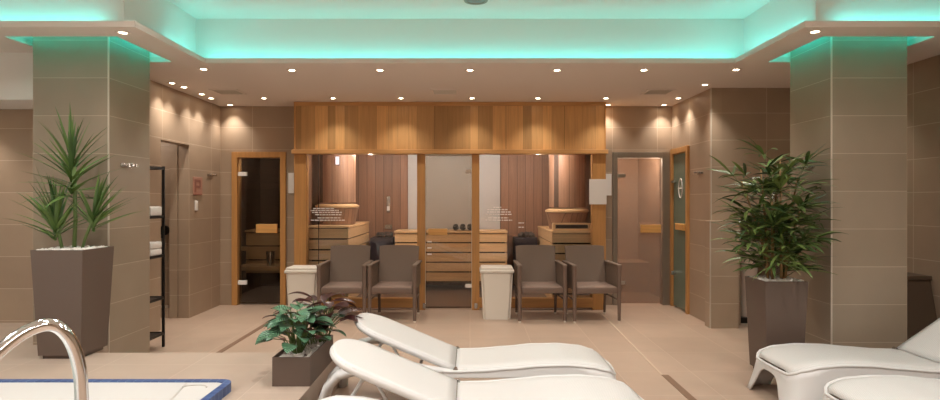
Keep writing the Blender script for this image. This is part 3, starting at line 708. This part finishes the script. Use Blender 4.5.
# ================================================================== PLANTERS AND PLANTS
def tub(t, wt, wb, h, rim=.014):
    """square tapered planter: outer, rim, inner, origin at base centre"""
    bm = BM(); loops = []
    for hw, z in ((wb-.02, 0), (wb-.02, .025), (wb, .025), (wt, h), (wt-rim, h), (wt-rim-.006, h-.05), (0, h-.05)):
        if hw == 0: break
        loops.append([bm.verts.new((sx*hw, sy*hw, z)) for sx, sy in ((-1, -1), (1, -1), (1, 1), (-1, 1))])
    bm.faces.new(loops[0][::-1]); bm.faces.new(loops[-1])
    for k in range(len(loops)-1):
        for i in range(4): bm.faces.new((loops[k][i], loops[k][(i+1) % 4], loops[k+1][(i+1) % 4], loops[k+1][i]))
    return obj('planter_box', bm, M['planter'], t)
def pebbles(t, x0, x1, y0, y1, z, n, seed, r=(.009, .016)):
    bm = BM(); rg = random.Random(seed)
    for i in range(n):
        c = Vector((rg.uniform(x0, x1), rg.uniform(y0, y1), z+rg.uniform(0, .008))); rr = rg.uniform(*r)
        v = bmesh.ops.create_icosphere(bm, subdivisions=1, radius=rr)['verts']
        for w in v: w.co = Vector((w.co.x*1.2, w.co.y, w.co.z*.7))+c
    o = obj('pebbles', bm, M['pebble'], t, smooth=True); o['kind'] = 'stuff'; return o
def blade(bm, base, d, length, width, droop=.4, seg=7, fold=.25, shape='spike', twist=0, uv=None):
    d = Vector(d).normalized(); p = Vector(base); st = length/seg
    side = d.cross(Vector((0, 0, 1)))
    if side.length < .05: side = Vector((math.cos(twist*7), math.sin(twist*7), 0))
    side.normalize(); rows = []
    if twist: side = Matrix.Rotation(twist, 3, d) @ side
    for i in range(seg+1):
        s = i/seg
        if shape == 'spike': w = width*(.55+.9*s if s < .3 else .82*(1-(s-.3)/.7)**.8)
        elif shape == 'oval': w = width*max(0.0, math.sin(PI*(s**.8)))**.75
        else: w = width*math.sin(PI*min(1, (s*.93+.05)))**.8
        nrm = side.cross(d).normalized()
        w = max(w, .0006)
        l = p - side*w/2 + nrm*w*fold; r = p + side*w/2 + nrm*w*fold
        rows.append((bm.verts.new(l), bm.verts.new(p.copy()), bm.verts.new(r), s))
        p = p + d*st; d = (d + Vector((0, 0, -droop*st/length*(.4+1.4*s)))).normalized()
    for a, b in zip(rows, rows[1:]):
        f1 = bm.faces.new((a[0], a[1], b[1], b[0])); f2 = bm.faces.new((a[1], a[2], b[2], b[1]))
        if uv:
            for f, us in ((f1, (0, .5, .5, 0)), (f2, (.5, 1, 1, .5))):
                for lp, u, v in zip(f.loops, us, (a[3], a[3], b[3], b[3])): lp[uv].uv = (u, v)
        for f in (f1, f2): f.smooth = True
def dirv(az, el): return Vector((math.cos(az)*math.cos(el), math.sin(az)*math.cos(el), math.sin(el)))

# left planter: dracaena
t = thing('potted_dracaena', 'tall spiky dracaena in a square taupe planter before the left pillar', 'plant', (-2.962, 4.39, .25))
tub(t, .187, .155, .79)
part('soil', M['soil'], t, [(-.165, .165, -.165, .165, .70, .775)])
pebbles(t, -.16, .16, -.16, .16, .782, 300, 2)
rg = random.Random(11)
def clampy(bm, ymax):
    for v in bm.verts:
        if v.co.y > ymax: v.co.y = ymax-.004*((v.co.y-ymax)/.1)
def rosette(c, n, l0, l1, el0, el1, lean=(0, 0), w=.031, stem=.16):
    bm = BM()
    for i in range(n):
        az = i*2.39996+rg.uniform(-.3, .3); f = i/n
        el = R(el0+(el1-el0)*f+rg.uniform(-9, 9))
        dd = dirv(az, el)+Vector((lean[0], lean[1], 0))
        base = Vector(c)+Vector((0, 0, -stem*.62+stem*f+rg.uniform(-.02, .02)))
        blade(bm, base, dd, rg.uniform(l0, l1), w*rg.uniform(.85, 1.2), droop=rg.uniform(.15, .6), fold=.22, twist=rg.uniform(-.25, .25))
    clampy(bm, .262)
    return obj('leaf_rosette', bm, M['leaf_spike'], t, normals=False)
rosette((-.02, .0, 1.36), 58, .28, .42, 0, 86, w=.034, stem=.34)
rosette((-.10, -.05, .96), 42, .28, .42, 22, 86, (-.15, 0), w=.034, stem=.16)
rosette((.16, -.02, 1.0), 36, .26, .40, 30, 86, (.35, 0), w=.032, stem=.12)
for pp, rr in (([(.0, .0, .74), (.012, .0, 1.0), (.0, .0, 1.40)], .014), ([(-.05, -.04, .74), (-.10, -.05, 1.0)], .012), ([(.05, .0, .74), (.09, -.01, .86), (.16, -.02, 1.02)], .011)):
    bm = BM(); tube(bm, pp, rr, 8); obj('cane', bm, M['cane_green'], t, smooth=True)

# right planter: bamboo palm
t = thing('potted_bamboo_palm', 'bushy narrow-leaved bamboo palm in a square taupe planter by the right pillar', 'plant', (2.483, 4.77, 0))
tub(t, .17, .142, .76)
part('soil', M['soil'], t, [(-.15, .15, -.15, .15, .68, .746)])
pebbles(t, -.145, .145, -.145, .145, .755, 260, 4)
rg = random.Random(23)
canes = [((-.06, .0), (-.13, -.02), 1.02), ((.02, -.05), (.0, -.07), 1.10), ((.07, .03), (.18, .0), .95), ((.0, .06), (.06, .08), 1.0), ((-.03, .04), (-.27, .02), .92), ((.05, -.03), (.17, -.08), .72), ((-.05, -.05), (-.10, -.14), .74)]
for (bx, by), (tx, ty), h in canes:
    bm = BM(); tube(bm, [(bx, by, .70), (bx*.7+tx*.3, by*.7+ty*.3, .70+h*.45), (tx, ty, .70+h*.93)], [.012, .010, .006], 7); obj('cane', bm, M['cane'], t, smooth=True)
    bm = BM(); nf = int(h*17)
    for k in range(nf):
        f = .12+.88*k/nf
        p = Vector((bx+(tx-bx)*f, by+(ty-by)*f, .70+h*.93*f))
        az = k*2.4+rg.uniform(-.5, .5); el = R(rg.uniform(5, 50)+(15 if f > .9 else 0))
        pl = rg.uniform(.07, .18); tip = p+dirv(az, el)*pl
        tube(bm, [p, tip], .0025, 4, caps=False)
        m_ = rg.randint(6, 9)
        for j in range(m_):
            a2 = az+(j-(m_-1)/2)*.42+rg.uniform(-.12, .12); e2 = el*.5+R(rg.uniform(-22, 28))
            blade(bm, tip, dirv(a2, e2), rg.uniform(.15, .31), rg.uniform(.022, .034), droop=rg.uniform(.3, 1.0), seg=5, fold=.15, shape='lance', twist=rg.uniform(-.5, .5))
    for v in bm.verts:
        if v.co.x > .37 and v.co.y > -.14: v.co.x = .37
    obj('foliage', bm, M['leaf_palm'], t, normals=False)

# trough with calathea
t = thing('planter_trough', 'low taupe trough with green and dark red prayer plants beside the loungers', 'plant', (-1.103, 3.925, .25))
bm = BM(); hw, hd, h = .117, .305, .18
loops = []
for a, b_, z in ((hw, hd, 0), (hw, hd, h), (hw-.007, hd-.007, h), (hw-.007, hd-.007, h-.03)):
    loops.append([bm.verts.new((sx*a, sy*b_, z)) for sx, sy in ((-1, -1), (1, -1), (1, 1), (-1, 1))])
bm.faces.new(loops[0][::-1]); bm.faces.new(loops[-1])
for k in range(3):
    for i in range(4): bm.faces.new((loops[k][i], loops[k][(i+1) % 4], loops[k+1][(i+1) % 4], loops[k+1][i]))
obj('planter_box', bm, M['planter'], t)
pebbles(t, -.10, .10, -.285, .285, .155, 420, 6, (.008, .013))
rg = random.Random(31)
def cal(c, n, mat, r, zlo, zhi, name, lmin=.14, lmax=.2, w=.085):
    bm = BM(); uv = bm.loops.layers.uv.new('UVMap'); st = BM()
    for i in range(n):
        az = i*2.39996+rg.uniform(-.25, .25); f = (i+.5)/n
        rr = r*math.sqrt(1-f*.8)*rg.uniform(.45, 1); z = zlo+(zhi-zlo)*f
        tip = Vector((c[0]+rr*math.cos(az), c[1]+rr*math.sin(az), z)); b0 = Vector((c[0]+.02*math.cos(az), c[1]+.02*math.sin(az), .15))
        tube(st, [b0, b0*.45+tip*.55+Vector((0, 0, .04)), tip], .003, 5, caps=False)
        blade(bm, tip, dirv(az, R(rg.uniform(-5, 32))), rg.uniform(lmin, lmax), w*rg.uniform(.8, 1.15), droop=rg.uniform(.5, 1.3), seg=8, fold=.12, shape='oval', twist=rg.uniform(-.4, .4), uv=uv)
    obj(name, bm, M[mat], t, normals=False); obj('stems', st, M['cane_green'], t, smooth=True)
cal((-.01, -.13), 54, 'cal_green', .17, .25, .45, 'green_leaves', .11, .16, .085)
cal((.08, .16), 26, 'cal_red', .17, .30, .47, 'red_leaves', .14, .19, .09)
cal((.02, .10), 12, 'cal_green', .16, .25, .38, 'green_leaves', .13, .18, .10)

# ================================================================== LOUNGERS
def zprof(x):   # seat height along its length, x from the foot
    P = [(0, .262), (.05, .30), (.16, .328), (.32, .342), (.5, .338), (.7, .32), (.9, .304), (1.05, .30), (1.3, .305)]
    for (a, za), (b, zb) in zip(P, P[1:]):
        if x <= b:
            s = (x-a)/(b-a); s = s*s*(3-2*s)*.5+s*.5; return za+(zb-za)*s
    return P[-1][1]
def hwid(x):    # half width: rounded foot end
    W = .285; r = .14
    if x < r: return W-.075*(1-math.sqrt(max(0, 1-((r-x)/r)**2)))*1.0
    return W
def make_lounger(back_deg):
    t = thing('sun_lounger', 'x', 'sun lounger')
    # seat: perforated resin shell
    bm = BM(); nx, ny = 30, 12; grid = []
    for i in range(nx+1):
        x = 1.06*i/nx; row = []
        for j in range(ny+1):
            u = 2*j/ny-1; y = u*(hwid(x)-.004)
            z = zprof(x)-.012*(1-u*u)*.6 - .03*(abs(u)**9)
            row.append((x, y, z))
        grid.append(row)
    V = [[bm.verts.new(p) for p in row] for row in grid]
    for i in range(nx):
        for j in range(ny): bm.faces.new((V[i][j], V[i+1][j], V[i+1][j+1], V[i][j+1]))
    o = obj('seat', bm, M['resin'], t, smooth=True, normals=True)
    md = o.modifiers.new('s', 'SOLIDIFY'); md.thickness = .014; md.offset = -1
    # skirt: follows the rim, dips to the floor at the two foot-end legs, arches between
    path = []
    n1 = 44
    for i in range(n1+1): path.append((1.15*(1-i/n1), 'r'))
    bm = BM(); rim = []
    per = [(1.15*(1-i/n1), hwid(1.15*(1-i/n1)), 0) for i in range(n1+1)]
    yy = hwid(0); per += [(-.0-.018*math.sin(PI*k/16), yy*(1-2*k/16), 1) for k in range(1, 16)]
    per += [(1.15*(i/n1), -hwid(1.15*i/n1), 2) for i in range(n1+1)]
    def depth(x, y, seg):
        # bottom height of the skirt
        full = .0
        if seg != 1:
            arch = .255
            if x < .03: return 0.0
            if x < .17: return 0.0
            if x < .34: s = (x-.17)/.17; return (arch-.02)*math.sqrt(max(0, 1-(1-s)**2))
            return arch-.02+.0*x
        s = abs(y)/yy
        if s > .80: return 0.0
        return .20*math.sqrt(max(0, 1-(s/.80)**3))
    rows = []
    for (x, y, sg) in per:
        zt_ = zprof(x)-.03; zb = depth(x, y, sg)
        row = []
        for k in range(7):
            f = k/6; z = zt_+(zb-zt_)*f
            out = .055*(1-(z/zt_))**1.2 if zt_ else 0
            nx_, ny_ = ((0, 1) if sg == 0 else (0, -1) if sg == 2 else (-1, 0))
            if sg != 1 and x < .14:
                a = (1-x/.14); nx_ = -a*.8
            elif sg == 1 and abs(y) > .15: ny_ = (1 if y > 0 else -1)*((abs(y)-.15)/(yy-.15)); nx_ = -.8-.2*(1-abs(ny_))
            row.append(bm.verts.new((x+nx_*out, y+ny_*out, z)))
        rows.append(row)
    for a, b_ in zip(rows, rows[1:]):
        for k in range(6): bm.faces.new((a[k], a[k+1], b_[k+1], b_[k]))
    bmesh.ops.remove_doubles(bm, verts=bm.verts, dist=.0005)
    o = obj('skirt', bm, M['resin_plain'], t, smooth=True)
    md = o.modifiers.new('s', 'SOLIDIFY'); md.thickness = .012; md.offset = 0
    # rolled rim
    bm = BM(); tube(bm, [(x, y, zprof(x)-.026) for x, y, sg in per], .011, 8); obj('rim', bm, M['resin_plain'], t, smooth=True)
    # rear frame rails arching down into the rear legs
    for s in (-1, 1):
        pts_ = [(.98, .262, .272), (1.10, .265, .272), (1.25, .272, .285), (1.40, .275, .315), (1.55, .278, .345), (1.68, .28, .352), (1.79, .283, .325), (1.86, .287, .25), (1.90, .292, .14), (1.92, .298, .0)]
        bm = BM(); tube(bm, [(x, s*y, z) for x, y, z in pts_], [.012, .016]+[.03]*8, 12, r2=[.018, .022, .038, .05]+[.055]*6)
        obj('leg_rail', bm, M['resin_plain'], t, smooth=True)
    bm = BM(); tube(bm, [(1.30, -.27, .285), (1.30, .27, .285)], .012, 8); obj('cross_bar', bm, M['resin_plain'], t, smooth=True); bm = BM(); tube(bm, [(1.62, -.275, .34), (1.62, .275, .34)], .012, 8); obj('cross_bar', bm, M['resin_plain'], t, smooth=True)
    # backrest
    a = R(back_deg); L_ = .745; bm = BM(); nn = 26; m_ = 12; rows = []
    for i in range(nn+1):
        s = L_*(1-(1-i/nn)**2.2); w = .262
        r = .235
        if s > L_-r: w = max(.03, .262*(max(0, 1-((s-(L_-r))/r)**2.4))**(1/2.4))
        if i == nn: w = .03
        row = []
        for j in range(m_+1):
            u = 2*j/m_-1; dz = .004*(1-abs(u)**8)
            sagl = .0
            row.append(bm.verts.new((1.065+s*math.cos(a)-dz*math.sin(a), u*w, .30+s*math.sin(a)+dz*math.cos(a)+sagl)))
        rows.append(row)
    EDGE = [r_[0].co.copy() for r_ in rows]+[v.co.copy() for v in rows[-1][1:-1]]+[r_[-1].co.copy() for r_ in rows[::-1]]
    for p, q in zip(rows, rows[1:]):
        for j in range(m_): bm.faces.new((p[j], q[j], q[j+1], p[j+1]))
    o = obj('backrest', bm, M['resin'], t, smooth=True)
    md = o.modifiers.new('s', 'SOLIDIFY'); md.thickness = .040; md.offset = -1
    bm = BM(); off = Vector((math.sin(a), 0, -math.cos(a)))*.02
    tube(bm, [Vector((q.x-.012*math.cos(a)*(q.x-1.065)/.7, q.y*.945, q.z-.012*math.sin(a)*(q.x-1.065)/.7))+off for q in EDGE], .0195, 12); obj('backrest_rim', bm, M['resin_plain'], t, smooth=True)
    # stays
    for s in (-1, 1):
        bm = BM(); x1 = 1.065+.5*math.cos(a); z1 = .30+.5*math.sin(a)-.035
        tube(bm, [(1.42, s*.19, .305), (x1-.02, s*.19, z1)], .009, 8); tube(bm, [(1.62, s*.13, .335), (x1+.02, s*.13, z1+.004)], .008, 8)
        obj('stay', bm, M['resin_plain'], t, smooth=True)
    bm = BM(); box(bm, 1.052, 1.068, -.25, .25, .262, .285); 
    for s in (-1, 1): tube(bm, [(1.06, s*.255, .285), (1.06, s*.285, .285)], .016, 10)
    obj('hinge', bm, M['steel'], t, smooth='auto')
    return t
A = make_lounger(22.8); G = 'white resin sun loungers'
# local +x runs from foot to head: rotate 180 for the middle pair
A.location = (.965, 4.13, 0); A.rotation_euler = (0, 0, PI); A['label'] = 'white sun lounger of the middle pair, farther one, nearer the wicker chairs'; A['group'] = G
dup(A, (.985, 3.33, 0), PI, 'white sun lounger of the middle pair, nearest the viewer')
B_ = make_lounger(34.5)
B_.location = (2.12, 4.12, 0); B_['label'] = 'white sun lounger in front of the right pillar, farther of the right pair'; B_['group'] = G
dup(B_, (2.14, 3.32, 0), 0, 'white sun lounger at the bottom right corner, nearer of the right pair')

# ================================================================== POOL AND RAIL
t = thing('whirlpool', 'whirlpool with blue mosaic rim and cream acrylic shell sunk in the deck', 'pool', (-2.58, 2.4, .25))
def rpoly(x0, x1, y0, y1, r, xs=0, n=7):
    P = []
    for cx, cy, a0 in ((x1-r, y1-r, 0), (x0+r, y1-r, 90), (x0+r, y0+r, 180), (x1-r, y0+r, 270)):
        for k in range(n+1):
            a = R(a0+90*k/n); P.append((cx+r*math.cos(a), cy+r*math.sin(a)))
    return [(x+(1.4-y)*xs*(1 if x > 0 else 0), y) for x, y in P]
def ringmesh(bm, O, I, z0, z1):
    n = len(O)
    a = [bm.verts.new((x, y, z0)) for x, y in O]; b = [bm.verts.new((x, y, z1)) for x, y in O]; c = [bm.verts.new((x, y, z1)) for x, y in I]; d = [bm.verts.new((x, y, z0)) for x, y in I]
    for i in range(n):
        j = (i+1) % n
        bm.faces.new((a[i], a[j], b[j], b[i])); bm.faces.new((b[i], b[j], c[j], c[i])); bm.faces.new((c[i], c[j], d[j], d[i])); bm.faces.new((d[i], d[j], a[j], a[i]))
O = rpoly(-2.6, 1.146, -2.6, 1.19, .08); I = rpoly(-2.54, 1.10, -2.54, 1.145, .05); I2 = rpoly(-1.95, .30, -2.0, .60, .25, .0)
bm = BM(); ringmesh(bm, O, I, 0.0, .055); obj('mosaic_rim', bm, M['blue'], t)
bm = BM(); ringmesh(bm, I, I2, 0, .048); 
obj('acrylic_ledge', bm, M['acrylic'], t)
bm = BM(); vs = [bm.verts.new((x, y, .03)) for x, y in I2]; bm.faces.new(vs); obj('water', bm, M['water'], t)
bm = BM(); vs = [bm.verts.new((x, y, .004)) for x, y in I2]; bm.faces.new(vs); obj('basin', bm, M['acrylic'], t)
bm = BM(); prism(bm, [(.87, 1.13), (.882, 1.13), (.982, .6), (.97, .6)], .048, .0495); 
tube(bm, [(.96+.07*math.cos(a), 1.05+.04*math.sin(a), .048) for a in [R(k*15) for k in range(0, 13)]], .006, 6)
obj('shell_joint', bm, plain('shell_joint', srgb(176, 170, 162), .5), t)

t = thing('handrail', 'polished steel pool handrail curving up in the left foreground', 'handrail', (-1.112, 1.68, .25))
def bez(P, n=10):
    out = []
    for i in range(len(P)-1):
        p0 = P[max(i-1, 0)]; p1 = P[i]; p2 = P[i+1]; p3 = P[min(i+2, len(P)-1)]
        for k in range(n):
            s = k/n
            out.append(tuple(.5*((2*p1[j])+(-p0[j]+p2[j])*s+(2*p0[j]-5*p1[j]+4*p2[j]-p3[j])*s*s+(-p0[j]+3*p1[j]-3*p2[j]+p3[j])*s**3) for j in range(3)))
    out.append(P[-1]); return out
W_ = [(-1.13, 1.68, .262), (-1.13, 1.68, .55), (-1.13, 1.68, .84), (-1.137, 1.672, .95), (-1.155, 1.655, 1.02), (-1.185, 1.635, 1.052), (-1.22, 1.60, 1.045), (-1.25, 1.55, 1.01), (-1.275, 1.49, .955), (-1.33, 1.35, .82), (-1.43, 1.18, .62), (-1.56, 1.02, .312)]
bm = BM(); tube(bm, bez([(x+1.13, y-1.68, z-.25) for x, y, z in W_]), .0175, 20); obj('rail_tube', bm, M['chrome'], t, smooth=True)
bm = BM(); lathe(bm, [(.0215, .03), (.03, .012), (.06, .008), (.062, 0)], 24); obj('floor_flange', bm, M['chrome'], t, smooth='auto')

# ================================================================== RIGHT SIDE PIECES
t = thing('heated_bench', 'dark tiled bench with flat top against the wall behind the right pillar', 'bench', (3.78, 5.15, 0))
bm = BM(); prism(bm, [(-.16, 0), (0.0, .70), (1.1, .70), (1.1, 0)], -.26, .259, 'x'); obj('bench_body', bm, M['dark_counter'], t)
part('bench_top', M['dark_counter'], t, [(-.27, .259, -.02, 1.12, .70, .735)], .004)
t = thing('drinking_fountain', 'pale ceramic pedestal in the niche behind the bamboo palm', 'fountain', (3.22, 6.82, 0))
bm = BM(); lathe(bm, [(0, .06), (.11, .06), (.10, .5), (.13, .8), (.17, .92), (.155, .92), (.10, .84), (0, .82)], 24); obj('pedestal', bm, M['fountain'], t, smooth='auto')
part('plinth', M['black'], t, [(-.18, .18, -.15, .15, 0, .06)])

# ================================================================== LIGHTING
def spot(p, e, ang=100, col=(1, .92, .82), blend=1.0, r=.03):
    l = bpy.data.lights.new('spot', 'SPOT'); l.energy = e; l.spot_size = R(ang); l.spot_blend = blend; l.color = col; l.shadow_soft_size = r
    o = bpy.data.objects.new('spot_light', l); C.objects.link(o); o.location = (p[0], p[1], p[2]-.02); return o
def point(p, e, col=(1, .93, .84), r=.06):
    l = bpy.data.lights.new('lamp', 'POINT'); l.energy = e; l.color = col; l.shadow_soft_size = r
    o = bpy.data.objects.new('fill_light', l); C.objects.link(o); o.location = p; return o
for i, p in enumerate(POS):
    spot(p, 14 if p[1] < 4.6 else (23 if p[1] > 7.1 or abs(p[0]) > 3 else 38))
# downlights behind the right pillar and under the bulkhead, out of sight
for loc, lab in (((3.75, 5.8, ZC), 'small recessed downlight behind the right pillar'),):
    o = dup(proto, loc, 0, lab); spot(loc, 30)
loc = (-4.5, 5.22, 2.25); o = dup(proto, loc, 0, 'small recessed downlight under the white bulkhead at far left'); spot(loc, 22)
loc = (-3.75, 5.22, 2.25); o = dup(proto, loc, 0, 'small recessed downlight under the bulkhead, nearest the left pillar'); spot(loc, 12)
k = 0
SP = [(x, y) for x in (-4.4, -2.6, -.9, .9, 2.6) for y in (3.1, 1.6, -.2, -1.8)] + [(-1.75, 4.0)]  # unseen downlights added as fill to brighten the pool hall
for x, y in SP:
    if True:
        o = dup(proto, (x, y, ZU), 0, 'added unseen fill downlight in the raised ceiling over the loungers')
        o['group'] = 'added fill downlights in the raised ceiling'
        spot((x, y, ZU), 98 if y < 3.5 else 40, 160, (1, .975, .945), .9, .14); k += 1
point((-1.5, 8.3, 2.09), 8); point((1.1, 8.3, 2.09), 8); point((-1.3, 7.68, 2.02), 18); point((.9, 7.68, 2.02), 18); point((-.3, 8.3, 2.09), 26, (1, .88, .78))  # fill points added without fixtures to brighten the sauna benches and back rooms
point((-2.85, 8.1, 2.1), 9); point((2.3, 8.4, 2.1), 36, (1, .9, .8)); point((3.3, 7.5, 2.2), 6, (.8, 1, .9)); point((-4.0, 6.5, 2.3), 8)

w = bpy.data.worlds.new('World'); S.world = w; w.use_nodes = True
w.node_tree.nodes['Background'].inputs[0].default_value = (.05, .05, .05, 1)

cam = bpy.data.cameras.new('Camera'); co = bpy.data.objects.new('Camera', cam); C.objects.link(co)
co.location = (0, 0, 1.4); co.rotation_euler = (R(90), 0, 0)
cam.sensor_width = 36; cam.lens = 36*587/940; cam.clip_start = .05
S.camera = co
S.view_settings.view_transform = 'Standard'; S.view_settings.look = 'None'; S.view_settings.gamma = 1; S.view_settings.exposure = .2
S.view_settings.use_curve_mapping = False
